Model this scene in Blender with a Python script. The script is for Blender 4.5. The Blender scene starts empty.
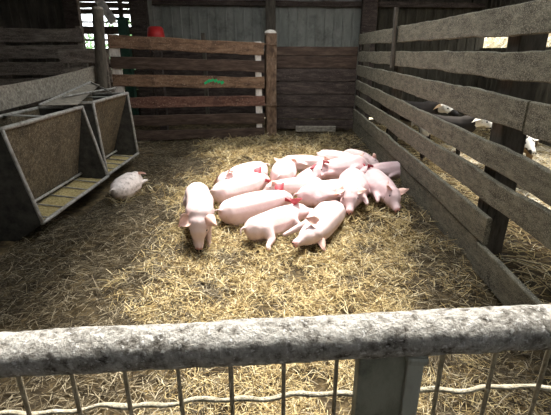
import bpy, bmesh, math, random
import numpy as np
from mathutils import Vector, Matrix, noise
random.seed(7); rng = np.random.default_rng(7)
R = math.radians
scene = bpy.context.scene
col = scene.collection

# ------------------------------------------------------------------ camera
cam = bpy.data.cameras.new('camera'); cam.sensor_width = 36; cam.lens = 36*414/551
camo = bpy.data.objects.new('camera', cam); col.objects.link(camo)
camo.location = (0, 0, 1.4); camo.rotation_euler = (R(90-20.7), 0, R(0.95))
cam.clip_start = .02; cam.clip_end = 300
scene.camera = camo
# ------------------------------------------------------------------ light
w = bpy.data.worlds.new('world'); scene.world = w; w.use_nodes = True
bg = w.node_tree.nodes['Background']; bg.inputs[0].default_value = (.93, .97, 1, 1); bg.inputs[1].default_value = 3.9
sun = bpy.data.lights.new('sun', 'SUN'); sun.energy = 11.8; sun.angle = R(16); sun.color = (1, .95, .86)
suno = bpy.data.objects.new('sun', sun); col.objects.link(suno)
sdir = Vector((-.10, -.42, -1)).normalized()             # travel direction of the light
suno.rotation_euler = sdir.to_track_quat('-Z', 'Y').to_euler(); suno.location = (0, 0, 12)
vs = scene.view_settings
vs.view_transform = 'Standard'; vs.look = 'None'; vs.gamma = 1; vs.use_curve_mapping = False
vs.exposure = 0.0

# ------------------------------------------------------------------ materials
def mat(name, stops, scale=8, stretch=(1, 1, 1), rough=.9, bump=.3, detail=8, dirt=None, metal=0, speck=None, spec=.25):
    m = bpy.data.materials.new(name); m.use_nodes = True
    nt = m.node_tree; N = nt.nodes; L = nt.links; b = N['Principled BSDF']
    b.inputs['Roughness'].default_value = rough; b.inputs['Metallic'].default_value = metal
    b.inputs['Specular IOR Level'].default_value = spec
    tc = N.new('ShaderNodeTexCoord'); mp = N.new('ShaderNodeMapping'); mp.inputs['Scale'].default_value = stretch
    L.new(tc.outputs['Object'], mp.inputs[0])
    oi = N.new('ShaderNodeObjectInfo'); ad = N.new('ShaderNodeVectorMath'); ad.operation = 'ADD'
    sc = N.new('ShaderNodeVectorMath'); sc.operation = 'SCALE'; sc.inputs['Scale'].default_value = 37
    cb = N.new('ShaderNodeCombineXYZ')
    for i in range(3): L.new(oi.outputs['Random'], cb.inputs[i])
    L.new(cb.outputs[0], sc.inputs[0]); L.new(mp.outputs[0], ad.inputs[0]); L.new(sc.outputs[0], ad.inputs[1])
    n = N.new('ShaderNodeTexNoise'); n.inputs['Scale'].default_value = scale; n.inputs['Detail'].default_value = detail
    n.inputs['Roughness'].default_value = .68
    L.new(ad.outputs[0], n.inputs['Vector'])
    cr = N.new('ShaderNodeValToRGB'); e = cr.color_ramp.elements
    while len(e) < len(stops): e.new(.5)
    for el, (p, c) in zip(e, stops): el.position = p; el.color = (*c, 1)
    L.new(n.outputs['Fac'], cr.inputs[0])
    out = cr.outputs[0]
    if dirt:
        c, sc2, lo, hi = dirt
        n2 = N.new('ShaderNodeTexNoise'); n2.inputs['Scale'].default_value = sc2; n2.inputs['Detail'].default_value = 10
        n2.inputs['Roughness'].default_value = .72
        L.new(tc.outputs['Object'], n2.inputs['Vector'])
        r2 = N.new('ShaderNodeMapRange'); r2.inputs[1].default_value = lo; r2.inputs[2].default_value = hi
        L.new(n2.outputs['Fac'], r2.inputs[0])
        mx = N.new('ShaderNodeMix'); mx.data_type = 'RGBA'
        L.new(r2.outputs[0], mx.inputs[0]); L.new(out, mx.inputs[6]); mx.inputs[7].default_value = (*c, 1)
        out = mx.outputs[2]
    if speck:
        c, sc3, lo, hi = speck
        n3 = N.new('ShaderNodeTexNoise'); n3.inputs['Scale'].default_value = sc3; n3.inputs['Detail'].default_value = 3
        L.new(tc.outputs['Object'], n3.inputs['Vector'])
        r3 = N.new('ShaderNodeMapRange'); r3.inputs[1].default_value = lo; r3.inputs[2].default_value = hi
        L.new(n3.outputs['Fac'], r3.inputs[0])
        mx = N.new('ShaderNodeMix'); mx.data_type = 'RGBA'
        L.new(r3.outputs[0], mx.inputs[0]); L.new(out, mx.inputs[6]); mx.inputs[7].default_value = (*c, 1)
        out = mx.outputs[2]
    L.new(out, b.inputs['Base Color'])
    if bump:
        bp = N.new('ShaderNodeBump'); bp.inputs['Strength'].default_value = bump; bp.inputs['Distance'].default_value = .02
        L.new(n.outputs['Fac'], bp.inputs['Height']); L.new(bp.outputs[0], b.inputs['Normal'])
    return m

def two(a, b, lo=.35, hi=.65): return [(lo, a), (hi, b)]
M = {}
M['fence'] = mat('weathered grey boards', [(.3, (.035, .032, .022)), (.5, (.11, .098, .068)), (.68, (.20, .18, .13))], 30, (.3, 1, 1), dirt=((.045, .04, .03), 6, .52, .72), speck=((.32, .29, .22), 190, .5, .68))
M['gate'] = mat('brown boards', [(.3, (.05, .028, .017)), (.5, (.15, .088, .052)), (.7, (.26, .165, .10))], 22, (.2, 1, 1), dirt=((.05, .03, .02), 4, .52, .75), speck=((.34, .24, .17), 80, .6, .7))
M['gate_red'] = mat('reddish boards', [(.3, (.045, .02, .014)), (.5, (.12, .056, .038)), (.7, (.2, .105, .075))], 22, (.2, 1, 1), dirt=((.04, .025, .02), 4, .52, .75), speck=((.34, .24, .17), 80, .6, .7))
M['gate_dark'] = mat('dark boards', [(.3, (.025, .016, .012)), (.5, (.062, .04, .028)), (.7, (.11, .075, .055))], 22, (.2, 1, 1))
M['rot'] = mat('dark old boards', [(.3, (.02, .015, .012)), (.5, (.055, .04, .033)), (.7, (.105, .08, .066))], 22, (.2, 1, 1), speck=((.2, .16, .13), 80, .62, .72))
M['pale'] = mat('pale worn timber', [(.3, (.42, .38, .33)), (.6, (.76, .71, .64))], 24, (1, 1, .25), dirt=((.14, .1, .08), 7, .55, .75))
M['post'] = mat('dark post', [(.3, (.03, .026, .02)), (.6, (.10, .085, .065))], 24, (1, 1, .25))
M['rust'] = mat('rusty dirty post', [(.3, (.05, .03, .019)), (.5, (.135, .085, .053)), (.7, (.24, .175, .12))], 20, (1, 1, .4), dirt=((.05, .035, .025), 8, .52, .7))
M['cap'] = mat('pale cap', two((.3, .27, .23), (.52, .48, .42)), 20)
M['sheet'] = mat('grey profiled sheet', [(.3, (.15, .152, .13)), (.7, (.275, .275, .24))], 5, (1, 1, .3), rough=.6, bump=.1, dirt=((.06, .055, .045), 2.5, .5, .75))
M['sheet_dark'] = mat('dark sheeting', [(.3, (.035, .03, .024)), (.7, (.11, .096, .078))], 5, (1, 1, .3), bump=.2)
M['left_boards'] = mat('brown grey boards', [(.3, (.05, .04, .031)), (.5, (.13, .105, .085)), (.7, (.24, .2, .165))], 22, (.2, 1, 1), speck=((.3, .26, .21), 100, .56, .7))
M['wallboard'] = mat('dark wall boards', [(.3, (.02, .017, .011)), (.7, (.075, .065, .046))], 9, (1, 1, .3), bump=.2)
M['roof'] = mat('roof sheet', two((.05, .048, .043), (.1, .095, .085)), 4, bump=.1)
M['trough'] = mat('feed stained metal', [(.3, (.036, .027, .015)), (.5, (.105, .08, .047)), (.7, (.21, .168, .105))], 34, (1, 1, 1), rough=.75, dirt=((.03, .024, .015), 4, .5, .72), speck=((.36, .32, .24), 120, .58, .72))
M['trough_out'] = mat('dark trough metal', two((.018, .017, .014), (.06, .055, .045)), 12, rough=.7)
M['trough_edge'] = mat('worn galvanised edge', [(.3, (.2, .19, .165)), (.65, (.42, .4, .36))], 30, rough=.55, metal=.2, dirt=((.13, .11, .085), 12, .5, .68))
M['plank'] = mat('speckled grey plank', [(.3, (.09, .077, .058)), (.5, (.24, .21, .165)), (.7, (.42, .375, .30))], 40, (.4, 1, 1))
M['feed'] = mat('yellow meal', two((.2, .15, .06), (.55, .44, .2)), 60, bump=.8)
M['rail'] = mat('mud crusted rail', [(.33, (.06, .05, .04)), (.43, (.30, .28, .25)), (.53, (.49, .47, .435)), (.72, (.69, .665, .63))], 60, (1, 1, 1), rough=.9, bump=1, dirt=((.10, .09, .075), 13, .53, .66), speck=((.75, .74, .72), 160, .58, .68))
M['gpost'] = mat('galvanised post', [(.3, (.14, .145, .115)), (.6, (.27, .275, .225))], 20, (1, 1, .5), rough=.6, metal=.1, dirt=((.07, .07, .055), 16, .5, .7))
M['gpost2'] = mat('galvanised flange', [(.3, (.24, .25, .21)), (.6, (.36, .37, .325))], 20, (1, 1, .5), rough=.6, metal=.1)
M['wire'] = mat('dirty wire', two((.24, .205, .14), (.46, .4, .29)), 60, bump=.6)
M['crust'] = mat('pale crusted wire', two((.45, .4, .28), (.75, .69, .55)), 90, bump=.9)
M['floor'] = mat('trodden bedding', [(.3, (.014, .010, .006)), (.48, (.06, .042, .02)), (.7, (.20, .145, .07))], 11, detail=12, bump=1)
M['earth'] = mat('farm yard', two((.2, .17, .1), (.5, .44, .3)), 2)
M['red'] = mat('red plastic', two((.36, .02, .02), (.5, .035, .03)), 4, rough=.45, bump=0)
M['green'] = mat('green paint', two((.01, .28, .09), (.03, .42, .14)), 18, bump=0)
M['hedge'] = mat('pale leaves', two((.16, .32, .15), (.42, .6, .36)), 9)
M['hoof'] = mat('hoof', two((.1, .07, .055), (.2, .15, .12)), 20)
M['eye'] = mat('eye', two((.01, .008, .007), (.02, .015, .012)), 10, rough=.3, bump=0)
M['horn'] = mat('horn', two((.3, .26, .19), (.55, .5, .4)), 30)
def pigmat(name, a, b, dcol, lo, hi):
    return mat(name, two(a, b, .3, .7), 7, rough=.62, bump=.22, dirt=(dcol, 24, lo, hi), spec=.3)
M['pig'] = pigmat('piglet skin', (.665, .485, .48), (.76, .61, .60), (.45, .31, .26), .6, .76)
M['pig_pink'] = pigmat('pink piglet skin', (.63, .43, .44), (.725, .555, .56), (.42, .28, .22), .6, .78)
M['pig_dirty'] = pigmat('muddied piglet skin', (.74, .63, .57), (.88, .79, .74), (.2, .14, .09), .5, .70)
M['ear'] = mat('piglet ear', two((.72, .42, .35), (.86, .6, .52)), 14, bump=0, rough=.6)
M['ear_backlit'] = mat('backlit pink ear', two((.34, .045, .06), (.56, .11, .13)), 16, bump=0, rough=.6)  # red glow of sun through the ears, painted as their colour
M['snout'] = mat('snout', two((.62, .3, .28), (.75, .44, .4)), 20, bump=0, rough=.5)
M['goat_pied'] = mat('black and white coat', [(.47, (.014, .012, .011)), (.5, (.78, .73, .64))], 3.2, rough=.9, detail=2)
M['goat_black'] = mat('black coat', [(.3, (.010, .009, .008)), (.66, (.045, .036, .03)), (.7, (.6, .55, .47))], 3.0, rough=.9, detail=2)
M['goat_white'] = mat('white face', [(.42, (.03, .024, .02)), (.455, (.82, .78, .7))], 9, rough=.9, detail=1.5)
M['goat_pale'] = mat('pale coat', two((.62, .57, .48), (.8, .76, .68)), 12, rough=.9)
M['goat_brown'] = mat('brown coat', two((.1, .065, .035), (.27, .19, .11)), 6, rough=.9)

def strawmat(name, stops, rough=.65):
    m = bpy.data.materials.new(name); m.use_nodes = True
    nt = m.node_tree; b = nt.nodes['Principled BSDF']; b.inputs['Roughness'].default_value = rough
    b.inputs['Specular IOR Level'].default_value = .3
    g = nt.nodes.new('ShaderNodeNewGeometry'); cr = nt.nodes.new('ShaderNodeValToRGB'); e = cr.color_ramp.elements
    while len(e) < len(stops): e.new(.5)
    for el, (p, c) in zip(e, stops): el.position = p; el.color = (*c, 1)
    nt.links.new(g.outputs['Random Per Island'], cr.inputs[0]); nt.links.new(cr.outputs[0], b.inputs['Base Color'])
    return m
M['straw'] = strawmat('straw', [(0, (.05, .03, .014)), (.2, (.2, .13, .055)), (.42, (.50, .37, .165)), (.8, (.72, .585, .31)), (1, (.88, .79, .55))])
M['straw_shade_muck'] = strawmat('shaded straw', [(0, (.03, .022, .012)), (.4, (.11, .085, .05)), (.8, (.26, .21, .13)), (1, (.5, .43, .3))])  # darker straw copy with shade and muck put into its colour
M['straw_sunlit'] = strawmat('clean straw', [(0, (.5, .43, .3)), (.5, (.74, .67, .52)), (1, (.9, .85, .74))])  # paler straw copy; in the yard it paints a sunlit patch

# ------------------------------------------------------------------ helpers
def link(name, me, m=None, parent=None, loc=None, mtx=None):
    o = bpy.data.objects.new(name, me); col.objects.link(o)
    if m is not None and me is not None:
        for mm in (m if isinstance(m, list) else [m]): me.materials.append(mm)
    if mtx is not None: o.matrix_world = mtx
    if loc is not None: o.location = loc
    if parent is not None: o.parent = parent; o.matrix_parent_inverse = Matrix.Identity(4)
    return o
def tag(o, label=None, cat=None, group=None, kind=None):
    if label: o['label'] = label
    if cat: o['category'] = cat
    if group: o['group'] = group
    if kind: o['kind'] = kind
    return o
def thing(name, label, cat, loc=(0, 0, 0), rz=0, group=None):
    o = bpy.data.objects.new(name, None); col.objects.link(o)
    o.empty_display_size = .1; o.location = loc; o.rotation_euler = (0, 0, rz)
    return tag(o, label, cat, group)
def tomesh(bm, name, smooth=False):
    me = bpy.data.meshes.new(name); bmesh.ops.recalc_face_normals(bm, faces=bm.faces); bm.to_mesh(me); bm.free()
    if smooth:
        for p in me.polygons: p.use_smooth = True
    return me
def box_bm(bm, c, s, rot=None, bev=0):
    r = bmesh.ops.create_cube(bm, size=1)
    vs_ = r['verts']
    bmesh.ops.scale(bm, vec=s, verts=vs_)
    if bev: 
        es = list({e for v in vs_ for e in v.link_edges})
        rr = bmesh.ops.bevel(bm, geom=es, offset=bev, segments=2, profile=.6, affect='EDGES')
        vs_ = list({v for f in rr['faces'] for v in f.verts} | {v for v in vs_ if v.is_valid})
    if rot is not None: bmesh.ops.rotate(bm, cent=(0, 0, 0), matrix=rot, verts=vs_)
    bmesh.ops.translate(bm, vec=c, verts=vs_)
    return vs_
def box(name, c, s, m, parent=None, rot=None, bev=.006):
    bm = bmesh.new(); box_bm(bm, (0, 0, 0), s, None, bev)
    T = Matrix.Translation(c)
    if rot is not None: T = T @ rot.to_4x4()
    return link(name, tomesh(bm, name), m, parent, mtx=T)
def plank_mesh(length, h, t, rough=.006, sag=0, ends=True, seed=0):
    """a sawn board: x along the length, y thickness, z height; wavy arrises, slightly rounded"""
    n = max(8, int(length/.09)); prof = []
    a = min(.006, t*.25)
    prof = [(-t/2+a, -h/2), (t/2-a, -h/2), (t/2, -h/2+a), (t/2, h/2-a), (t/2-a, h/2), (-t/2+a, h/2), (-t/2, h/2-a), (-t/2, -h/2+a)]
    V = []; F = []
    for i in range(n+1):
        u = i/n; x = (u-.5)*length
        if ends and i in (0, n): x += random.uniform(-.008, .008)
        for k, (y, z) in enumerate(prof):
            nz = noise.noise(Vector((x*1.7+seed*13.1, 5*(z > 0)+seed, 3)))*rough*2.2 + noise.noise(Vector((x*9+seed*3.1, 9*(z > 0), 7+seed)))*rough
            ny = noise.noise(Vector((x*2.3+seed*7.7, 3, seed*1.7)))*rough*.8
            V.append((x, y+ny, z+nz + sag*4*u*(u-1)))
    K = len(prof)
    for i in range(n):
        for k in range(K):
            F.append((i*K+k, i*K+(k+1) % K, (i+1)*K+(k+1) % K, (i+1)*K+k))
    F.append(tuple(range(K))[::-1]); F.append(tuple(n*K+k for k in range(K)))
    me = bpy.data.meshes.new('board'); me.from_pydata(V, [], F); me.update()
    return me
SEED = [0]
def board(name, p0, p1, h, t, m, parent=None, rough=.006, sag=0):
    """a board whose centre line runs from p0 to p1, standing on edge"""
    SEED[0] += 1
    p0, p1 = Vector(p0), Vector(p1); d = p1-p0; x = d.normalized(); z0 = Vector((0, 0, 1))
    y = z0.cross(x).normalized(); z = x.cross(y)
    mt = Matrix((x, y, z)).transposed().to_4x4(); mt.translation = (p0+p1)/2
    return link(name, plank_mesh(d.length, h, t, rough, sag, seed=SEED[0]), m, parent, mtx=mt)
def post(name, base, top, sx, sy, m, parent=None, rz=0, rough=.005):
    SEED[0] += 1
    b, t = Vector(base), Vector(top); L = (t-b).length
    me = plank_mesh(L, sy, sx, rough, seed=SEED[0])
    z = (t-b).normalized(); x = Vector((math.cos(rz), math.sin(rz), 0)); y = z.cross(x).normalized(); x = y.cross(z)
    # mesh: local x -> up, y -> x, z -> y
    mt = Matrix((z, x, y)).transposed().to_4x4()
    o = link(name, me, m, parent, mtx=Matrix.Translation((b+t)/2) @ mt)
    me.transform(Matrix(((0, 1, 0, 0), (0, 0, 1, 0), (1, 0, 0, 0), (0, 0, 0, 1))))
    o.matrix_world = Matrix.Translation((b+t)/2) @ Matrix((x, y, z)).transposed().to_4x4()
    return o
def tube_mesh(pts, rad, n=10, jit=0, caps=True, sub=1, seed=0):
    pts = [Vector(p) for p in pts]; V = []; F = []
    rads = rad if isinstance(rad, (list, tuple)) else [rad]*len(pts)
    up = Vector((0, 0, 1))
    for i, p in enumerate(pts):
        d = (pts[min(i+1, len(pts)-1)]-pts[max(i-1, 0)]).normalized()
        a = d.cross(up); a = a.normalized() if a.length > .05 else Vector((1, 0, 0))
        b = d.cross(a).normalized()
        for k in range(n):
            t = 2*math.pi*k/n; q = a*math.cos(t)+b*math.sin(t)
            r = rads[i]
            if jit:
                P = p+q*r
                r += jit*(noise.noise(P*28+Vector((seed,)*3))+.6*noise.noise(P*70)+.35*noise.noise(P*150))
            V.append(p+q*r)
    for i in range(len(pts)-1):
        for k in range(n):
            F.append((i*n+k, i*n+(k+1) % n, (i+1)*n+(k+1) % n, (i+1)*n+k))
    if caps: F.append(tuple(range(n))[::-1]); F.append(tuple((len(pts)-1)*n+k for k in range(n)))
    me = bpy.data.meshes.new('tube'); me.from_pydata([tuple(v) for v in V], [], F); me.update()
    for p in me.polygons: p.use_smooth = True
    return me
def line(p0, p1, n): 
    p0, p1 = Vector(p0), Vector(p1); return [p0.lerp(p1, i/n) for i in range(n+1)]
def gz(x, y):
    """height of the bedding"""
    return (.022*np.sin(2.1*x+1.3*y+.4)+.018*np.sin(-1.7*x+3.1*y+2)+.012*np.sin(5.3*x+2.2*y)+.010*np.sin(3.1*x-6.3*y+1)+.007*np.sin(11*x+7*y)+.006*np.sin(-9*x+13*y+.7)
            +.008*np.sin(23*x+9*y+1.1)*np.sin(19*y-7*x)+.005*np.sin(37*x-17*y)*np.sin(31*y+13*x+.6))

# ------------------------------------------------------------------ the setting
def grid_floor(name, x0, x1, y0, y1, step, m, hf):
    xs = np.arange(x0, x1+1e-6, step); ys = np.arange(y0, y1+1e-6, step); nx, ny = len(xs), len(ys)
    X, Y = np.meshgrid(xs, ys); Z = hf(X, Y)
    V = np.stack([X.ravel(), Y.ravel(), Z.ravel()], 1)
    F = [(j*nx+i, j*nx+i+1, (j+1)*nx+i+1, (j+1)*nx+i) for j in range(ny-1) for i in range(nx-1)]
    me = bpy.data.meshes.new(name); me.from_pydata(V.tolist(), [], F); me.update()
    for p in me.polygons: p.use_smooth = True
    return tag(link(name, me, m), kind='structure')
grid_floor('floor', -5.9, 4.2, -2.9, 9.5, .06, M['floor'], lambda x, y: gz(x, y)-.012)
bm = bmesh.new(); box_bm(bm, (0, 20, -.15), (90, 90, .06))
tag(link('trim_yard', tomesh(bm, 'yard'), M['earth']), kind='structure')

def profiled(name, p0, p1, z0, z1, m, pitch=.19, depth=.018):
    """vertical profiled sheeting between two plan points"""
    p0, p1 = Vector((*p0, 0)), Vector((*p1, 0)); d = p1-p0; L = d.length; x = d.normalized(); n = Vector((-x.y, x.x, 0))
    prof = []; u = 0
    while u < L:
        for du, dd in ((0, 0), (pitch*.72, 0), (pitch*.78, depth), (pitch*.94, depth)):
            if u+du <= L: prof.append((u+du, dd))
        u += pitch
    prof.append((L, 0)); V = []; F = []
    for (a, dd) in prof:
        for t in (0, .02):
            for z in (z0, z1):
                q = p0+x*a+n*(dd-t); V.append((q.x, q.y, z))
    for i in range(len(prof)-1):
        a = i*4; b = a+4
        F += [(a, b, b+1, a+1), (a+2, a+3, b+3, b+2), (a+1, b+1, b+3, a+3), (a, a+2, b+2, b)]
    F += [(0, 1, 3, 2), (len(V)-4, len(V)-2, len(V)-1, len(V)-3)]
    me = bpy.data.meshes.new(name); me.from_pydata(V, [], F); me.update()
    return me
# rear wall: sheets on the right, dark cladding on the left, an opening between them
BY = 9.5
tag(link('wall_back', profiled('wall_back', (1.62, BY), (-2.85, BY), 0, 3.1, M['sheet']), M['sheet']), kind='structure')
tag(link('wall_back_right', profiled('wall_back_right', (4.25, BY), (1.62, BY), 0, 3.1, M['wallboard']), M['wallboard']), kind='structure')
tag(link('wall_back_left', profiled('wall_back_left', (-4.25, BY), (-6, BY), 0, 3.1, M['sheet_dark']), M['sheet_dark']), kind='structure')
tag(box('trim_opening_sill', (-3.55, BY, .3), (1.4, .05, .6), M['wallboard'], bev=.002), kind='structure')
tag(link('wall_left', profiled('wall_left', (-5.9, 9.5), (-5.9, -3), 0, 3.3, M['sheet_dark']), M['sheet_dark']), kind='structure')
tag(link('wall_front', profiled('wall_front', (-6, -3), (4.3, -3), 0, 2.75, M['sheet_dark']), M['sheet_dark']), kind='structure')  # unseen wall behind the camera, left open at the top for fill skylight
# right wall with a long slot under the eaves
tag(link('wall_right', profiled('wall_right', (4.2, -3), (4.2, 9.5), 0, 1.46, M['wallboard']), M['wallboard']), kind='structure')
tag(link('wall_right_upper', profiled('wall_right_upper', (4.2, -3), (4.2, 9.5), 1.86, 3.3, M['wallboard']), M['wallboard']), kind='structure')
for i, y in enumerate((2.2, 4.6)):
    tag(box('trim_%d' % (i+1), (4.18, y, 1.66), (.12, .32, .44), M['post']), kind='structure')
tag(box('trim_11', (-.62, BY-.05, .7), (4.4, .05, 1.4), M['rot'], bev=.004), kind='structure')  # added dark panel that paints in the shade behind the gate
# horizontal girts and stanchions of the rear wall
tag(board('trim_4', (4.1, BY-.08, 2.27), (-2.7, BY-.08, 2.34), .1, .06, M['rot']), kind='structure')
tag(board('trim_5', (-2.6, BY-.08, 2.62), (-6, BY-.08, 2.62), .12, .08, M['post']), kind='structure')
tag(post('trim_6', (-.25, 9.25, 0), (-.25, 9.25, 3.2), .2, .18, M['post']), kind='structure')
tag(post('trim_7', (-2.95, 9.3, 0), (-2.95, 9.3, 3.2), .34, .16, M['rot']), kind='structure')
tag(post('trim_8', (1.75, 9.3, 0), (1.75, 9.3, 3.2), .3, .16, M['rot']), kind='structure')
tag(post('trim_9', (-4.33, 9.3, 0), (-4.33, 9.3, 3.2), .3, .12, M['rot']), kind='structure')
# unseen roof; open bays over pen and goat yard shaped for the sun patches
bm = bmesh.new()
HX0, HX1, HY0, HY1 = -.8, 1.12, 1.0, 7.3
GX0, GX1, GY0, GY1 = 2.35, 4.0, 4.0, 7.3
ZR = 3.3
def slab(x0, x1, y0, y1): box_bm(bm, ((x0+x1)/2, (y0+y1)/2, ZR), (x1-x0, y1-y0, .06))
slab(-6.2, HX0, -3.2, 9.8); slab(HX0, HX1, -3.2, HY0); slab(HX0, HX1, HY1, 9.8); slab(HX1, GX0, -3.2, 9.8)
slab(GX0, GX1, -3.2, GY0); slab(GX0, GX1, GY1, 9.8); slab(GX1, 4.35, -3.2, 9.8)
tag(link('ceiling', tomesh(bm, 'ceiling'), M['roof']), kind='structure')

# ------------------------------------------------------------------ straw
def straw_mesh(name, P, length, width, m, tilt=.25, zlift=.03):
    n = len(P)
    a = rng.uniform(0, 2*np.pi, n); el = rng.normal(0, tilt, n)
    Ls = length*rng.uniform(.35, 1.25, n)/2; Ws = width*rng.uniform(.6, 1.3, n)
    d = np.stack([np.cos(a)*np.cos(el), np.sin(a)*np.cos(el), np.sin(el)], 1)
    s = np.stack([-np.sin(a), np.cos(a), np.zeros(n)], 1)
    u = np.cross(d, s)
    c = P.copy(); c[:, 2] += rng.uniform(0, zlift, n) + np.abs(np.sin(el))*Ls*.6
    bend = (rng.normal(0, .10, n)*Ls)[:, None]*s - (np.abs(rng.normal(0, .10, n))*Ls)[:, None]*np.array([0, 0, 1])
    rings = []
    for t, ww in ((-1, .7), (0, 1), (1, .7)):
        q = c+d*(Ls*t)[:, None]+bend*(t*t)
        for k in range(3):
            th = 2*np.pi*k/3+.5
            rings.append(q+(s*math.cos(th)+u*math.sin(th))*(Ws*ww/2)[:, None])
    V = np.stack(rings, 1).reshape(-1, 3)
    base = np.array([(r*3+k, r*3+(k+1) % 3, (r+1)*3+(k+1) % 3, (r+1)*3+k) for r in range(2) for k in range(3)])
    F = (base[None]+(np.arange(n)*9)[:, None, None]).reshape(-1, 4)
    me = bpy.data.meshes.new(name)
    me.vertices.add(len(V)); me.vertices.foreach_set('co', V.ravel().astype(np.float32))
    me.loops.add(F.size); me.loops.foreach_set('vertex_index', F.ravel().astype(np.int32))
    me.polygons.add(len(F)); me.polygons.foreach_set('loop_start', (np.arange(len(F))*4).astype(np.int32))
    me.update(calc_edges=True); me.validate()
    return link(name, me, m)
def scatter(n, x0, x1, y0, y1, keep=None):
    x = rng.uniform(x0, x1, n); y = rng.uniform(y0, y1, n)
    if keep is not None:
        k = rng.uniform(0, 1, n) < keep(x, y); x, y = x[k], y[k]
    return np.stack([x, y, gz(x, y)-.006], 1)
def patch(x, y): return .5+.5*np.sin(2.7*x+1.1*y+.5)*np.sin(1.9*y-1.3*x+1.2)
def sm(v, a, b): t = np.clip((v-a)/(b-a), 0, 1); return t*t*(3-2*t)
def sunpatch(x, y):
    """thick bedding, thinned to paint shade beyond the sunlit patch and for near-left muck"""
    wob = .25*np.sin(3.1*y+1)+.12*np.sin(7.3*y+2*x)
    left = sm(x+wob*.6, -1.35+.30*np.clip(3.4-y, 0, 2), -.75+.30*np.clip(3.4-y, 0, 2))
    right = 1-.8*sm(x+wob*.5+.4*np.clip(2.5-y, 0, 1), .75, 1.15)
    return np.clip(left*right, 0, 1)
def clumpy(x, y): return np.clip(.58+.55*np.sin(9*x+4*y+.3)*np.sin(8*y-5*x+1)+.35*np.sin(21*x-3*y)*np.sin(17*y+6*x), .02, 1)
tag(straw_mesh('straw_bedding', np.concatenate([
    scatter(42000, -1.7, 1.27, 1.9, 3.3, lambda x, y: sunpatch(x, y)*clumpy(x, y)),
    scatter(1000, -1.75, 1.27, 3.3, 7.3, lambda x, y: sunpatch(x, y)*clumpy(x, y)*np.clip(1.2-(y-5.4)*.35, .2, 1))]), .095, .0043, M['straw'], .38, .035),
    'loose golden straw bedding spread over the pen where the piglets lie', 'straw', kind='stuff')
tag(straw_mesh('coarse_straw', scatter(48000, -1.75, 1.27, 3.2, 7.3, lambda x, y: sunpatch(x, y)*clumpy(x, y)*np.clip(1.2-(y-5.4)*.35, .2, 1)), .12, .0062, M['straw'], .42, .05),
    'tousled golden straw around and behind the heap of piglets', 'straw', kind='stuff')
tag(straw_mesh('fine_straw', scatter(75000, -1.3, 1.27, .55, 2.0, lambda x, y: sunpatch(x, y)*clumpy(x, y)), .07, .0027, M['straw'], .38, .03),
    'short chopped straw on the ground directly behind the foreground mesh gate', 'straw', kind='stuff')
o = np.concatenate([scatter(16000, -2.0, -.3, .5, 3.4), scatter(12000, -2.3, 1.28, 5.2, 7.7), scatter(6000, -1.8, -.9, 3.3, 5.6), scatter(9000, .6, 1.29, .5, 7.5), scatter(5000, -1, 1.3, .4, 3)])
tag(straw_mesh('shade_muck_straw', o, .085, .004, M['straw_shade_muck'], .25), 'dull shaded straw and muck along the pen edges and below the troughs', 'straw', kind='stuff')  # dark straw paints in shade around the sunlit patch, with some muck
o = scatter(7000, 2.1, 4.1, 3.0, 6.5)
tag(straw_mesh('sunpatch_straw', o, .14, .008, M['straw_sunlit'], .2), 'bright clean straw on the far side of the goat yard', 'straw', kind='stuff')  # paler straw puts a patch of sunlight into the ground colour
o = np.concatenate([scatter(14000, 1.34, 4.15, 1.2, 8.5)])
tag(straw_mesh('yard_straw', o, .16, .007, M['straw'], .15), 'pale straw litter in the goat yard beyond the right fence', 'straw', kind='stuff')

# ------------------------------------------------------------------ right fence
FX = 1.313
fence = thing('board_fence', 'long weathered grey timber fence running along the right side of the pen', 'fence', (FX, 4, 0))
def fboard(z0, z1, h0, h1=None, y0=.2, y1=7.78, dx=0., name='board', m='fence', sag=0.):
    o = board(name, (dx+.02, y0-4, z0), (dx+.02, y1-4, z1), h0, .036, M[m], fence, .007, sag)
    return o
# near end first (y .2), far end second
fboard(1.555, 1.59, .165)
fboard(1.328, 1.312, .155)
b3n = fboard(1.045, 1.066, .172, y0=.2, y1=2.28, dx=.004); b3f = fboard(1.066, 1.083, .176, y0=2.3)
fboard(.75, .838, .155)
fboard(.572, .566, .165)
fboard(.318, .318, .18, y0=2.46, dx=-.012)
fboard(.108, .108, .22, y0=2.55, dx=.0)
fboard(.10, .115, .2, y0=.2, y1=2.52, dx=-.02)
for (y, s, top) in ((7.70, .12, 1.70), (5.35, .1, 1.3), (2.68, .16, 1.62), (.8, .16, 1.62)):
    post('post', (.04+.02+s/2, y-4, -.1), (.04+.02+s/2, y-4, top), s, .15, M['post'], fence)
tag(post('stake', (-.02, 5.2-4, 1.22), (-.035, 5.18-4, 1.86), .03, .09, M['post'], fence))

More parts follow.
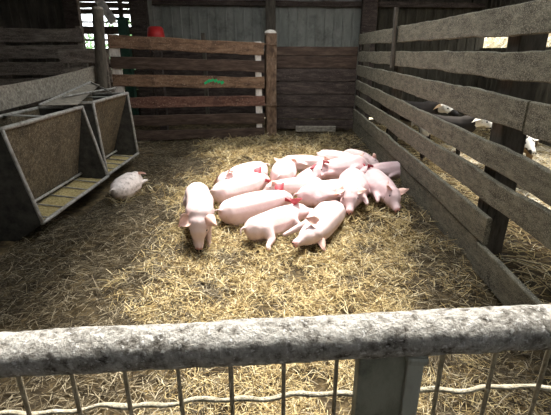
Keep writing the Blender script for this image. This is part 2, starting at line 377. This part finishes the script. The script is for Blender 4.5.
# ------------------------------------------------------------------ rear gate of brown boards
GL = Vector((-2.63, 6.66, 0)); GR = Vector((-.30, 7.06, 0)); gd = (GR-GL).normalized()
gate = thing('timber_gate', 'brown six-board timber gate with pale end uprights, across the back of the pen', 'gate', (GL+GR)/2)
mid = (GL+GR)/2
gn = Vector((gd.y, -gd.x, 0))      # towards the camera
def gp(u, z, off=0):
    p = GL+gd*(u*(GR-GL).length)+gn*off-mid; return (p.x, p.y, z)
gz_ = [(1.535, 1.43, .185, 'gate'), (1.24, 1.165, .175, 'gate_dark'), (.975, .915, .18, 'gate'), (.63, .63, .165, 'gate_red'), (.35, .34, .17, 'gate_dark'), (.11, .10, .16, 'gate_dark')]
for i, (a, b, h, m) in enumerate(gz_):
    o = board('board', gp(.0, a, .0), gp(1.0, b, .0), h, .035, M[m], gate, .008, .0)
    if i == 2:
        s = bmesh.new()
        for k in range(6):
            x0 = .60+.022*k; zc = .925+.028*math.sin(k*.9)+.006*k
            box_bm(s, gp(x0, zc, .022), (.055, .004, .035+.01*(k % 2)), Matrix.Rotation(math.atan2(gd.y, gd.x), 3, 'Z') @ Matrix.Rotation(-.5, 3, 'Y'))
        tag(link('paint_mark', tomesh(s, 'paint_mark'), M['green'], gate), 'smeared green paint mark')
for u, wd in ((.03, .13), (.962, .08)):
    post('upright', gp(u, .06, -.045), gp(u, 1.63 if u < .5 else 1.54, -.045), .055 if u < .5 else .06, wd+.02, M['pale'], gate, math.atan2(gn.y, gn.x))

gpst = thing('gate_post', 'rusty brown gate post with a rounded pale cap, right of the brown gate', 'post', (-.2, 7.18, 0))
post('shaft', (0, 0, -.1), (0, 0, 1.66), .17, .17, M['rust'], gpst, .2, .012)
bm = bmesh.new(); bmesh.ops.create_uvsphere(bm, u_segments=18, v_segments=10, radius=.1)
bmesh.ops.scale(bm, vec=(1, 1, .55), verts=bm.verts)
link('cap', tomesh(bm, 'cap', True), M['cap'], gpst, loc=(0, 0, 1.665))
for z in (1.5, .55):
    bm = bmesh.new(); box_bm(bm, (0, 0, 0), (.2, .2, .03), bev=.004); link('band', tomesh(bm, 'band'), M['rust'], gpst, loc=(0, 0, z))

# dark hurdle closing the back right corner
hur = thing('plank_hurdle', 'dark brown close-boarded hurdle in the back corner between gate post and right fence', 'hurdle', (.62, 7.82, 0))
for z, h, m in ((1.40, .15, 'gate_dark'), (1.215, .2, 'gate_dark'), (.995, .2, 'rot'), (.77, .2, 'rot'), (.545, .2, 'rot'), (.32, .2, 'rot'), (.12, .16, 'rot')):
    board('board', (-.78, 0, z), (.70, .02, z-.005), h, .03, M[m], hur)
for x in (-.72, .6): post('upright', (x, .05, 0), (x, .05, 1.46), .08, .05, M['rot'], hur)
tag(board('threshold_plank', (.25, 7.72, .05), (.98, 7.72, .05), .1, .05, M['plank'], None), 'pale worn plank lying at the foot of the dark corner hurdle', 'plank')

# dark hurdle and post on the left, and the sagging plank above the troughs
hl = thing('board_hurdle', 'dark board hurdle behind the near trough at the far left', 'hurdle', (-3.75, 6.9, 0))
for z, h in ((1.62, .2), (1.38, .2), (1.13, .2), (.88, .2), (.63, .2), (.38, .2), (.14, .18)):
    board('board', (-2.1, -.1, z), (.62, .06, z+.01), h, .035, M['left_boards'], hl, .008)
for x in (-1.9, -.7, .55): post('upright', (x, .06, 0), (x, .1, 1.76), .07, .06, M['left_boards'], hl)
hs = thing('short_hurdle', 'short dark hurdle below the bright wall opening, left of the round-topped post', 'hurdle', (-2.95, 6.3, 0))
for z, h in ((1.33, .18), (1.08, .2), (.82, .2), (.55, .2), (.28, .2)):
    board('board', (-.28, 0, z), (.42, .1, z-.01), h, .03, M['left_boards'], hs)
for x in (-.22, .36): post('upright', (x, .05, 0), (x, .08, 1.4), .05, .05, M['left_boards'], hs)

lp = thing('fence_post', 'thick dark round-topped post standing in front of the bright wall opening', 'post', (-2.42, 5.78, 0))
link('shaft', tube_mesh([(-.1+.085*z, 0, z) for z in np.linspace(-.05, 1.9, 24)], .07, 14, .006), M['post'], lp)
bm = bmesh.new(); bmesh.ops.create_uvsphere(bm, u_segments=14, v_segments=8, radius=.072); bmesh.ops.scale(bm, vec=(1, 1, .5), verts=bm.verts)
link('cap', tomesh(bm, 'cap', True), M['plank'], lp, loc=(.06, 0, 1.9))

# sagging plank: a bent board from the left frame edge to the post
def bent_plank(name, pts, h, t, m, label, cat):
    V = []; F = []; n = len(pts)
    for i, p in enumerate(pts):
        d = Vector(pts[min(i+1, n-1)])-Vector(pts[max(i-1, 0)]); d.normalize(); s = Vector((-d.y, d.x, 0)).normalized()
        for a, b in ((-1, -1), (1, -1), (1, 1), (-1, 1)):
            q = Vector(p)+s*(a*t/2)+Vector((0, 0, b*h/2+.004*noise.noise(Vector((i*.7, b, 2))))); V.append(tuple(q))
    for i in range(n-1):
        for k in range(4): F.append((i*4+k, i*4+(k+1) % 4, i*4+4+(k+1) % 4, i*4+4+k))
    F.append((3, 2, 1, 0)); F.append(tuple((n-1)*4+k for k in range(4)))
    me = bpy.data.meshes.new(name); me.from_pydata(V, [], F); me.update()
    return tag(link(name, me, m), label, cat)
pts = []
for i in range(25):
    u = i/24; y = 2.3+u*3.5; pts.append((-2.53+.06*math.sin(math.pi*u), y, 1.0+.0*u+.115*u**2.4))
bent_plank('sagging_plank', pts, .2, .03, M['plank'], 'long bowed grey plank above the back of the feed troughs', 'plank')

# ------------------------------------------------------------------ feed troughs
def prism(name, poly_a, poly_b, m, parent, thick=None):
    """solid between two matching polygons"""
    n = len(poly_a); V = [tuple(p) for p in poly_a]+[tuple(p) for p in poly_b]
    F = [tuple(range(n)), tuple(range(n, 2*n))[::-1]]+[(i, (i+1) % n, n+(i+1) % n, n+i) for i in range(n)]
    bm = bmesh.new(); vv = [bm.verts.new(v) for v in V]
    for f in F: bm.faces.new([vv[i] for i in f])
    bmesh.ops.recalc_face_normals(bm, faces=bm.faces)
    return link(name, tomesh(bm, name), m, parent)
def sheet(name, q, thick, m, parent):
    q = [Vector(p) for p in q]; n = (q[1]-q[0]).cross(q[2]-q[0]).normalized()*thick
    return prism(name, q, [p+n for p in q], m, parent)
def bar(name, a, b, r, m, parent): return link(name, tube_mesh(line(a, b, 10), r, 8, .0015), m, parent)
def trough(label, loc, L, xl, xt, zt, lipz=.175):
    """xl: x of the lip, xt: x of the top front edge (relative); y runs 0..L"""
    t = thing('feed_trough', label, 'trough', loc, 0, 'feed troughs along the left side')
    xb = xl-.30; xk = xt-.44; zb = lipz
    for y0, y1 in ((0, .02), (L-.02, L)):
        poly = [(xl, zb), (xt, zt), (xk, zt-.02), (xk, .02), (xl-.24, .02)]
        prism('end_panel', [(x, y0, z) for x, z in poly], [(x, y1, z) for x, z in poly], M['trough_out'], t)
        y = (y0+y1)/2
        bar('edge_strip', (xl+.004, y, zb), (xt+.004, y, zt), .014, M['trough_edge'], t)
    sheet('hopper_panel', [(xt, .02, zt), (xb, .02, zb+.03), (xb, L-.02, zb+.03), (xt, L-.02, zt)], -.012, M['trough'], t)
    sheet('back_panel', [(xk, .02, zt-.02), (xk, .02, .02), (xk, L-.02, .02), (xk, L-.02, zt-.02)], .014, M['trough'], t)
    tr = sheet('tray', [(xl-.05, .02, zb-.05), (xl-.05, L-.02, zb-.05), (xb-.02, L-.02, zb-.03), (xb-.02, .02, zb-.03)], .012, M['trough'], t)
    sheet('front_panel', [(xl, 0.02, zb), (xl-.24, .02, .02), (xl-.24, L-.02, .02), (xl, L-.02, zb)], .014, M['trough_out'], t)
    bar('lip', (xl+.004, 0, zb), (xl+.004, L, zb), .016, M['trough_edge'], t)
    bar('feed_bar', (xb+.035, .02, zb+.035), (xb+.035, L-.02, zb+.035), .013, M['trough_edge'], t)
    bar('top_rail', (xt, 0, zt), (xt, L, zt), .018, M['trough_edge'], t)
    bar('rear_rail', (xk, 0, zt-.01), (xk, L, zt-.01), .016, M['trough_edge'], t)
    for y in (.01, L-.01): bar('side_rail', (xt, y, zt), (xk, y, zt-.01), .014, M['trough_edge'], t)
    for k in range(5):
        y = L*(k+.7)/5.4
        bar('divider', (xl-.01, y, zb-.02), (xb+.02, y, zb+.01), .007, M['trough_edge'], t)
    sheet('cross_strap', [(xt, L*.42, zt+.012), (xk, L*.55, zt+.0), (xk, L*.55+.07, zt+.0), (xt, L*.42+.07, zt+.012)], .006, M['trough_edge'], t)
    # meal lying in the tray
    V = []; n = 26; Fc = []
    for i in range(n+1):
        for j in range(7):
            x = xl-.02-(xl-xb-.03)*j/6; y = .03+(L-.06)*i/n
            V.append((x, y, zb-.022+.014*j/6+.012*noise.noise(Vector((x*14, y*9, loc[1])))))
    for i in range(n):
        for j in range(6): Fc.append((i*7+j, i*7+j+1, (i+1)*7+j+1, (i+1)*7+j))
    me = bpy.data.meshes.new('feed_meal'); me.from_pydata(V, [], Fc); me.update()
    return t, me
t1, fm = trough('near metal feed trough by the left frame edge, brown hopper and wide open tray', (-1.9, 2.87, 0), 1.27, .075, -.075, .885)
tag(link('feed_meal', fm, M['feed'], None, loc=(-1.9, 2.87, 0)), 'yellowish meal lying in the tray of the near trough', 'feed', kind='stuff')
t2, fm = trough('far metal feed trough, shorter, standing beyond the near one towards the gate', (-1.88, 4.18, 0), 1.0, .03, -.01, .92)
tag(link('feed_meal', fm, M['feed'], None, loc=(-1.88, 4.18, 0)), 'yellowish meal lying in the tray of the far trough', 'feed', kind='stuff')
# open lid leaning over the far hopper
lid = thing('hopper_lid', 'thin slatted metal lid laid askew across the hoppers of both troughs', 'lid', (-2.2, 4.3, .945))
sheet('panel', [(0, -.5, -.005), (-.22, 1.1, .085), (-.1, 1.08, .06), (.25, -.3, -.02)], .006, M['plank'], lid)
bar('edge_bar', (0, -.5, 0), (-.22, 1.1, .09), .012, M['trough_edge'], lid)
bar('brace', (-.22, 1.1, .09), (.28, .5, .01), .01, M['trough_edge'], lid)
bar('brace', (.02, -.1, .03), (.14, 1.0, .03), .01, M['trough_edge'], lid)

# ------------------------------------------------------------------ things behind the gate
bp = thing('short_post', 'dark short post behind the gate, under the red bucket', 'post', (-2.25, 7.9, 0))
post('shaft', (0, 0, -.05), (0, 0, 1.53), .14, .14, M['rot'], bp)
bk = thing('red_bucket', 'red plastic bucket turned over on a post behind the brown gate', 'bucket', (-2.25, 7.9, 1.53))
bm = bmesh.new(); bmesh.ops.create_cone(bm, cap_ends=True, segments=28, radius1=.165, radius2=.13, depth=.27)
bmesh.ops.bevel(bm, geom=[e for e in bm.edges if all(v.co.z > 0 for v in e.verts)], offset=.02, segments=3, affect='EDGES')
link('body', tomesh(bm, 'body', True), M['red'], bk, loc=(0, 0, .138))
link('rim', tube_mesh([(.168*math.cos(a), .168*math.sin(a), .012) for a in np.linspace(0, 2*math.pi, 29)], .011, 6), M['red'], bk)
link('handle', tube_mesh([(.17*math.cos(a), -.17, .02+.10*math.sin(a)*-.0+.08*math.sin(a)) for a in np.linspace(0, math.pi, 13)], .004, 6), M['wire'], bk)
tag(post('thin_post', (-1.48, 8.3, -.05), (-1.48, 8.3, 1.72), .07, .07, M['post']), 'thin dark post standing behind the middle of the brown gate', 'post')

# rails of the yard gate seen through the opening, brace and green drum
yg = thing('yard_gate', 'dark railed yard gate seen through the bright opening in the back wall', 'gate', (-3.6, 9.75, 0))
for z, h in ((2.62, .46), (2.325, .11), (2.2, .10), (1.995, .035), (1.83, .16), (1.635, .045), (1.375, .17), (1.14, .2), (.92, .2), (.7, .2), (.48, .2)):
    board('rail', (-.95, 0, z), (.85, 0, z-.02), h, .04, M['rot'], yg)
for x in (-.85, .1, .72): post('upright', (x, .05, -.1), (x, .05, 2.5), .09, .07, M['rot'], yg)
tag(board('trim_10', (-3.85, 9.2, 2.6), (-3.42, 9.1, 1.95), .17, .06, M['pale']), kind='structure')
M['dark_green'] = mat('dark green paint', two((.015, .045, .03), (.035, .085, .055)), 6, rough=.5)
dr = thing('green_post', 'dark green square post in front of the bright wall opening, right of the brace', 'post', (-3.2, 9.0, 0))
post('shaft', (0, 0, -.05), (0, 0, 1.98), .17, .17, M['dark_green'], dr)
box('cap', (0, 0, 2.0), (.2, .2, .05), M['dark_green'], dr)
# hedge far outside
V = []; rr = rng
n = 5000
P = np.stack([rr.uniform(-9, 0, n), rr.uniform(15, 16.2, n), np.abs(rr.normal(0, .8, n))], 1)
hd = straw_mesh('hedge', P, .22, .09, M['hedge'], .8, .2)
tag(hd, 'pale green hedge outside, seen through the opening in the back wall', 'hedge', kind='stuff')
# bright heap of straw outside the right wall
n = 9000
y = rr.uniform(0, 13, n); x = rr.uniform(4.7, 8, n)
def heap(x, y): return np.clip((x-4.5)*1.7, 0, 1.66)+.10*np.sin(2.3*y)+.06*np.sin(6*y+x)
z = heap(x, y)
tag(straw_mesh('straw_heap', np.stack([x, y, z], 1), .3, .02, M['straw_sunlit'], .4, .1), 'bright sunlit heap of straw outside, seen over the right wall', 'straw', kind='stuff')
grid = grid_floor('trim_heap', 4.42, 8.2, -.2, 13.2, .15, M['earth'], heap)

# ------------------------------------------------------------------ animals: one skinned body each
def blobs(chains, step=.34):
    """list of chains of (x,y,z,r) -> list of spheres close enough to fuse"""
    out = []
    for ci, ch in enumerate(chains):
        step = .13 if ci == 0 else .4
        for (a, b) in zip(ch[:-1], ch[1:]):
            A, B = Vector(a[:3]), Vector(b[:3]); d = (B-A).length
            n = max(1, int(d/(step*min(a[3], b[3]))))
            for i in range(n):
                t = i/n; out.append((A.lerp(B, t), a[3]+(b[3]-a[3])*t))
        out.append((Vector(ch[-1][:3]), ch[-1][3]))
    return out
def fuse(sph, voxel, smooth=6):
    bm = bmesh.new()
    for c, r in sph:
        bmesh.ops.create_icosphere(bm, subdivisions=2, radius=r, matrix=Matrix.Translation(c))
    me = bpy.data.meshes.new('tmp'); bm.to_mesh(me); bm.free()
    o = bpy.data.objects.new('tmp', me); col.objects.link(o)
    md = o.modifiers.new('r', 'REMESH'); md.mode = 'VOXEL'; md.voxel_size = voxel
    sm = o.modifiers.new('s', 'SMOOTH'); sm.iterations = smooth; sm.factor = .5
    dg = bpy.context.evaluated_depsgraph_get(); dg.update()
    res = bpy.data.meshes.new_from_object(o.evaluated_get(dg))
    bpy.data.objects.remove(o); bpy.data.meshes.remove(me)
    return res
def leaf(bm, base, tip, side, wid, cup, mi, thick=.006):
    """an ear: leaf outline from base to tip, cupped, with thickness"""
    base, tip, side = Vector(base), Vector(tip), Vector(side).normalized()
    ax = tip-base; nrm = ax.cross(side).normalized(); side = nrm.cross(ax).normalized()
    nu, nv = 7, 6; rows = []
    for lay in (0, 1):
        g = []
        for i in range(nu+1):
            u = i/nu; wv = wid*(.62+.5*math.sin(math.pi*min(1, u*1.15))**.8)*(1-u**1.9)+.004
            r = []
            for j in range(nv+1):
                v = 2*j/nv-1
                p = base+ax*u+side*(wv*v*.5)+nrm*(cup*(v*v-.4)*wid*(1-u*.6)-.25*wid*u*u)+nrm*(thick*(lay-.5)*(1-.8*abs(v)))
                r.append(bm.verts.new(p))
            g.append(r)
        rows.append(g)
    fs = []
    for lay in (0, 1):
        for i in range(nu):
            for j in range(nv):
                q = [rows[lay][i][j], rows[lay][i+1][j], rows[lay][i+1][j+1], rows[lay][i][j+1]]
                fs.append(bm.faces.new(q if lay else q[::-1]))
    for i in range(nu):
        for j in (0, nv):
            fs.append(bm.faces.new([rows[0][i][j], rows[0][i+1][j], rows[1][i+1][j], rows[1][i][j]]))
    for j in range(nv):
        fs.append(bm.faces.new([rows[0][nu][j], rows[0][nu][j+1], rows[1][nu][j+1], rows[1][nu][j]]))
    for f in fs: f.material_index = mi; f.smooth = True
def ball(bm, c, r, mi, s=(1, 1, 1)):
    m = Matrix.Translation(c) @ Matrix.Diagonal((*s, 1))
    rr_ = bmesh.ops.create_icosphere(bm, subdivisions=2, radius=r, matrix=m)
    for f in {f for v in rr_['verts'] for f in v.link_faces}: f.material_index = mi; f.smooth = True

def piglet(label, x, y, ang, roll=0, L=.72, bend=0, hyaw=0, hpitch=-10, fl=((70, .10), (60, .10)), hl=((50, .1), (40, .1)),
           ears=('ear', 'ear'), earup=0, dz=0, skin='pig', fat=1, stand=False, headroll=0, tuck=False):
    """x forward, z up in the piglet's own upright frame; roll lays it on its side.
    fl / hl: (swing angle from straight down towards the nose, sideways splay) for the left and right legs"""
    s = L/.72*(1 if stand else .95)
    def bx(px): return bend*(px*px)*1.6
    sp = [(-.285, .015, .062), (-.235, .012, .105), (-.15, .0, .122*fat), (-.03, -.004, .128*fat), (.07, -.002, .122*fat), (.145, .004, .108), (.20, .014, .09)]
    chains = [[(px, bx(px), pz, r) for px, pz, r in sp]]
    # head
    np_ = Vector((.19, bx(.19), .02))
    tang = math.atan(bend*2*.19*1.6)
    RH = Matrix.Translation(np_) @ Matrix.Rotation(tang+R(hyaw), 4, 'Z') @ Matrix.Rotation(-R(hpitch), 4, 'Y') @ Matrix.Rotation(R(headroll), 4, 'X')
    def h(p): return RH @ Vector(p)
    hc = [((.0, 0, 0), .082), ((.075, 0, .018), .078), ((.12, 0, .012), .066), ((.165, 0, -.008), .046), ((.205, 0, -.02), .036), ((.232, 0, -.024), .034)]
    chains.append([(*h(c), r) for c, r in hc])
    for sy in (-1, 1):      # cheeks / jowls
        chains.append([(*h((.06, sy*.034, -.022)), .052), (*h((.125, sy*.026, -.026)), .038)])
    chains.append([(*h((.03, 0, -.03)), .06), (*h((.16, 0, -.045)), .026), (*h((.2, 0, -.047)), .02)])
    # legs
    for legs, hx, r0, rs, ln in ((fl, .125, .052, (.034, .023, .019), (.085, .085)), (hl, -.2, .075, (.04, .023, .02), (.085, .10))):
        for (sw, spl), sy in zip(legs, (1, -1)):
            rootp = Vector((hx, bx(hx)+sy*.05, -.035))
            a = R(sw); d1 = Vector((math.sin(a), sy*spl*1.2, -math.cos(a))).normalized()
            k = 25 if hx > 0 else -38
            if stand: k = 6 if hx > 0 else -14
            if tuck: k = 0 if hx > 0 else 8
            a2 = R(sw+k); d2 = Vector((math.sin(a2), sy*spl*.6, -math.cos(a2))).normalized()
            if hx < 0:
                a1 = R(sw+22); d1 = Vector((math.sin(a1), sy*spl*1.2, -math.cos(a1))).normalized()
            p1 = rootp+d1*(ln[0]+.02); p2 = p1+d2*ln[1]; p3 = p2+Vector((.012, 0, -.012)) + d2*.018
            chains.append([(*rootp, r0), (*(rootp+d1*.04), r0*.78), (*p1, rs[0]*.86), (*p2, rs[1]*.9), (*p3, rs[2])])
    # tail
    tp = Vector((-.33, bx(-.33), .05))
    chains.append([(tp.x+.02, tp.y, tp.z, .016), (tp.x-.02, tp.y+.01, tp.z+.012, .011), (tp.x-.045, tp.y+.03, tp.z-.005, .010), (tp.x-.04, tp.y+.045, tp.z-.035, .009)])
    me = fuse(blobs(chains), .0095, 8)
    bm = bmesh.new(); bm.from_mesh(me); bpy.data.meshes.remove(me)
    nose = h((.262, 0, -.025)); nd = (h((1, 0, 0))-h((0, 0, 0))).normalized()
    for f in bm.faces:
        f.smooth = True; c = f.calc_center_median()
        f.material_index = 2 if (c-nose).length < .03 else 0
    ew = .095
    for sy, mi in ((1, 1), (-1, 4)):
        b0 = h((.045, sy*.055, .062)); tp_ = h((.105, sy*(.135-.03*earup), .06+.07*earup))
        leaf(bm, b0, tp_, h((1, 0, 0))-h((0, 0, 0)) if True else 0, ew, .35, mi)
        ball(bm, h((.128, sy*.056, .026)), .0085, 3)
        ball(bm, nose+(h((0, sy*.012, 0))-h((0, 0, 0)))+nd*.002, .0065, 3)
    T = Matrix.Rotation(R(ang), 4, 'Z') @ Matrix.Rotation(R(roll), 4, 'X') @ Matrix.Scale(s, 4)
    bmesh.ops.transform(bm, matrix=T, verts=bm.verts)
    if stand: zmin = min(v.co.z for v in bm.verts)
    else:       # the belly settles and nothing reaches below the bedding
        zmin = min((T @ Vector((px, bx(px), pz))).z - r*s*.9 for px, pz, r in sp[2:5])
        for v in bm.verts:
            if v.co.z < zmin+.02: v.co.z = zmin+.02-.02*math.tanh((zmin+.02-v.co.z)/.02)
    me = bpy.data.meshes.new('piglet'); bm.to_mesh(me); bm.free()
    o = link('piglet', me, [M[skin], M[ears[0]], M['snout'], M['eye'], M[ears[1]]], None, loc=(x, y, float(gz(x, y))-zmin+.004+dz))
    return tag(o, label, 'pig', 'piglets in the straw pen')

LAT = dict(fl=((35, .05), (14, .05)), hl=((20, .05), (2, .05)))      # legs stretched, for lying on a side
STER = dict(fl=((92, .3), (86, .3)), hl=((72, .55), (70, .5)), tuck=True)    # legs tucked, for lying on the belly
# standing
piglet('piglet standing at the left of the group, facing the camera with its head lowered', -.63, 2.97, -78, 0, .74, -.15, -4, -58, ((4, .0), (-6, .0)), ((-4, .02), (8, .02)), stand=True, fat=.82)
# back row, left to right
piglet('pale piglet at the left end of the back row, rump to the right', -.42, 4.34, -130, 30, .78, .12, 5, -12, fat=1.1, **STER)
piglet('piglet with rump towards the camera, behind the muddle of backlit-red ears', .02, 4.50, 84, 0, .76, 0, 8, -12, **STER, fat=1.15)
piglet('small piglet lying crosswise at the middle of the back row, apart from the corner pair', .29, 4.94, -8, -35, .66, .2, 10, -12, **STER)
piglet('piglet lying below the furthest one, rump left and head towards the fence', .71, 5.0, -38, 15, .72, 0, 10, -8, fat=1.05, **STER)
piglet('furthest piglet, by the back of the right fence with hind leg stretched left', 1.0, 5.36, -58, -60, .68, .3, 0, -5, earup=.5, **LAT)
# middle row
piglet('upper piglet of the two right of the standing one, backlit-red ear at its right end', -.40, 3.90, 50, 25, .80, .15, -10, -14, ears=('ear_backlit', 'ear_backlit'), earup=.5, **STER)
piglet('small pink piglet wedged in the middle of the heap, head low to the left', .29, 4.36, -118, 20, .62, 0, 10, -20, skin='pig_pink', **STER)
piglet('pink piglet stretched behind the heap with head down left and a backlit-red ear', .64, 4.46, -146, 25, .78, .2, 0, -12, ears=('ear_backlit', 'ear_backlit'), earup=.4, skin='pig_pink', **STER)
piglet('piglet by the right fence with a backlit-red ear raised towards the camera', 1.13, 4.50, -158, 10, .66, 0, 10, -10, ears=('ear_backlit', 'ear_backlit'), earup=.9, skin='pig_pink', **STER)
# front row
piglet('lower piglet of the two right of the standing one, long body and backlit-red ear', -.24, 3.46, 36, 25, .82, -.1, 0, -14, ears=('ear_backlit', 'ear_backlit'), earup=.5, **STER)
piglet('piglet squeezed between the front row and the middle one, head left with backlit-red ear', .14, 3.97, -168, 15, .64, 0, 0, -12, ears=('ear', 'ear_backlit'), earup=.3, **STER)
piglet('piglet lying across the middle behind the front right one, head right with backlit-red ear', .46, 3.80, 34, -30, .78, .15, 12, -8, ears=('ear_backlit', 'ear_backlit'), earup=.5, skin='pig_pink', **STER)
piglet('piglet at the front centre with its rump to the left and hind leg forward', -.05, 3.13, 48, -48, .72, -.1, -8, -12, fl=((35, .1), (15, .1)), hl=((-5, .1), (-25, .1)), ears=('ear_backlit', 'ear_backlit'), earup=.4)
piglet('front right piglet, flat on its side with legs out left and head nearest the camera', .33, 3.10, -114, -62, .78, .12, -8, -14, fl=((35, .05), (20, .05)), hl=((15, .05), (0, .05)))
# right end
piglet('piglet lying on its belly with head towards the camera, second from the right fence', .69, 3.86, -98, 8, .84, 0, -10, -16, skin='pig_pink', fat=1.12, **STER)
piglet('rightmost piglet, next to the right fence with ears pricked and head lower right', .97, 3.92, -86, -22, .80, 0, 14, -12, skin='pig_pink', earup=.8, **STER)
# alone
piglet('lone muddied whitish piglet lying beside the far trough, rump to the camera', -1.575, 4.02, 86, -10, .62, .1, 0, -10, skin='pig_dirty', fat=1.2, **STER)

# straw nosed up around the resting piglets
pp = []
for ob in [q for q in col.objects if q.name.startswith('piglet')]:
    ax = Vector((0, 0, 0)); n = 260
    cs = np.array([v.co[:2] for v in ob.data.vertices]); k = rng.integers(0, len(cs), n)
    q = cs[k]*rng.uniform(.95, 1.22, (n, 1))+rng.normal(0, .03, (n, 2))+np.array(ob.location[:2])
    pp.append(np.stack([q[:, 0], q[:, 1], gz(q[:, 0], q[:, 1])+rng.uniform(-.01, .035, n)], 1))
pp = np.concatenate(pp)
tag(straw_mesh('rooted_straw', pp, .11, .004, M['straw'], .4, .03), 'ruffled straw heaped against the bellies of the resting piglets', 'straw', kind='stuff')

def goat(label, x, y, ang, coat, head='goat_white', s=1, horns=True, hyaw=0, hpitch=-15, graze=0, ears='goat_pied', rump=None):
    t = thing('goat', label, 'goat', (x, y, 0), R(ang), 'goats in the yard beyond the fence')
    H = .52
    body = [[(-.36, 0, H+.03, .10), (-.26, 0, H+.02, .135), (-.05, 0, H-.02, .15), (.16, 0, H-.01, .145), (.27, 0, H+.02, .12)],
            [(.24, 0, H+.05, .11), (.36, 0, H+.14-graze*.1, .085), (.45, 0, H+.22-graze*.3, .07)]]
    for hx in (-.28, .2):
        for sy in (-1, 1):
            k = -.03 if hx < 0 else 0
            body.append([(hx, sy*.075, H-.08, .075 if hx < 0 else .06), (hx+(.03 if hx < 0 else 0), sy*.08, .3, .036), (hx+k, sy*.08, .2, .027), (hx, sy*.08, .06, .022), (hx+.012, sy*.08, .02, .028)])
    body.append([(-.42, 0, H+.08, .035), (-.47, 0, H+.02, .025), (-.48, 0, H-.05, .018)])
    hp = Vector((.46, 0, H+.23-graze*.3))
    RH = Matrix.Translation(hp) @ Matrix.Rotation(R(hyaw), 4, 'Z') @ Matrix.Rotation(-R(hpitch), 4, 'Y')
    h = lambda p: RH @ Vector(p)
    hc = [((-.02, 0, 0), .07), ((.05, 0, .01), .074), ((.12, 0, -.01), .058), ((.19, 0, -.03), .042), ((.22, 0, -.035), .036)]
    body.append([(*h(c), r) for c, r in hc])
    me = fuse(blobs(body), .013)
    bm = bmesh.new(); bm.from_mesh(me); bpy.data.meshes.remove(me)
    hcen = h((.09, 0, 0))
    for f in bm.faces:
        f.smooth = True; c = f.calc_center_median()
        f.material_index = 5 if rump and c.x < -.2+.12*noise.noise(c*7) and c.z > .36 else 1 if (c-hcen).length < .17 and (c-hp).dot(h((1, 0, 0))-hp) > -.03 else (2 if c.z < .035 else 0)
    for sy in (-1, 1):
        ball(bm, h((.10, sy*.058, .02)), .012, 3)
        ball(bm, h((.253, sy*.014, -.03)), .007, 3)
        leaf(bm, h((.0, sy*.06, .035)), h((-.02, sy*.20, -.005)), h((1, 0, 0))-h((0, 0, 0)), .07, .3, 4)
    bmesh.ops.scale(bm, vec=(s,)*3, verts=bm.verts)
    me = bpy.data.meshes.new('body'); bm.to_mesh(me); bm.free()
    link('body', me, [M[coat], M[head], M['hoof'], M['eye'], M[ears], M[rump or coat]], t)
    if horns:
        for sy in (-1, 1):
            pts = [h((.01-.09*math.sin(a)-.02*a, sy*(.03+.045*a), .06+.10*(1-math.cos(a))*.9+.02*a))*s for a in np.linspace(0, 2.6, 12)]
            link('horn', tube_mesh(pts, [s*(.02-.0013*i) for i in range(12)], 8, .001), M['horn'], t)
    return t
goat('black goat with white-marked head and brown ears, furthest left behind the right fence', 1.98, 6.5, -38, 'goat_black', 'goat_pied', 1.05, False, -20, -10, graze=.5, ears='goat_brown')
goat('black goat with white rump and curved pale horns, middle one behind the fence', 2.17, 5.53, -30, 'goat_black', 'goat_white', .93, True, -35, -12, graze=.42, rump='goat_pale')
goat('brown-backed goat with white and black face, nearest behind the fence at right', 2.80, 4.78, -120, 'goat_brown', 'goat_white', .88, False, 30, -20, graze=.56, ears='goat_white')

def merge(names, label):
    obs = [bpy.data.objects[n] for n in names]
    for q in obs: q.select_set(True)
    bpy.context.view_layer.objects.active = obs[0]
    with bpy.context.temp_override(active_object=obs[0], object=obs[0], selected_objects=obs, selected_editable_objects=obs):
        bpy.ops.object.join()
    obs[0].select_set(False); tag(obs[0], label)
merge(['straw_bedding', 'coarse_straw', 'fine_straw', 'rooted_straw', 'shade_muck_straw'], 'loose golden straw bedding covering the pen floor, muck and painted shade along its edges')
merge(['yard_straw', 'sunpatch_straw'], 'straw litter on the ground of the goat yard beyond the right fence')

# ------------------------------------------------------------------ near gate: crusted rail, post, mesh
ng = thing('mesh_gate', 'pipe-railed wire mesh gate in the foreground, top rail crusted with pale dried mud', 'gate', (0, .47, 0))
def off(p): return Vector(p)-Vector((0, .47, 0))
RL, RR = off((-.78, .45, .983)), off((.78, .502, 1.061))
link('top_rail', tube_mesh(line(RL, RR, 420), .0305, 48, .0018), M['rail'], ng)
px = .172; pz = 1.0
pl = thing('x', None, None); bpy.data.objects.remove(pl)
# post: a plate with a folded flange on its right
for nm, cx, wx, yo, m in (('post', .145, .068, .018, 'gpost'), ('post_flange', .189, .024, .012, 'gpost2')):
    bm = bmesh.new(); box_bm(bm, (0, 0, 0), (wx, .03, 1.0), bev=.003)
    link(nm, tomesh(bm, nm), M[m], ng, loc=(cx, yo, .508), )
bm = bmesh.new(); box_bm(bm, (0, 0, 0), (.03, .034, .014), bev=.005)
link('weld', tomesh(bm, 'weld'), M['gpost2'], ng, loc=(.189, .006, 1.0))
slope = .05
for i in range(-8, 9):
    x = .004+i*.0785
    zt = 1.02+slope*x
    if .10 < x < .205: continue
    dx = .01*math.sin(i*2.3)
    pts = [(x+dx*t*.3, .022+.034*x, zt-.9*t) for t in np.linspace(0, 1, 40)]
    link('mesh_wire', tube_mesh(pts, .0034, 8, .0006, seed=i), M['wire'], ng)
for z in (.88, .77, .645, .52, .395, .27, .145):
    pts = [(x, .028+.034*x+.003*math.sin(x*40), z+.018-.05*x*x+slope*x+.0025*math.sin(x*84)) for x in np.linspace(-.75, .75, 200)]
    link('cross_wire', tube_mesh(pts, .0039, 8, .0016, seed=3), M['crust'], ng)
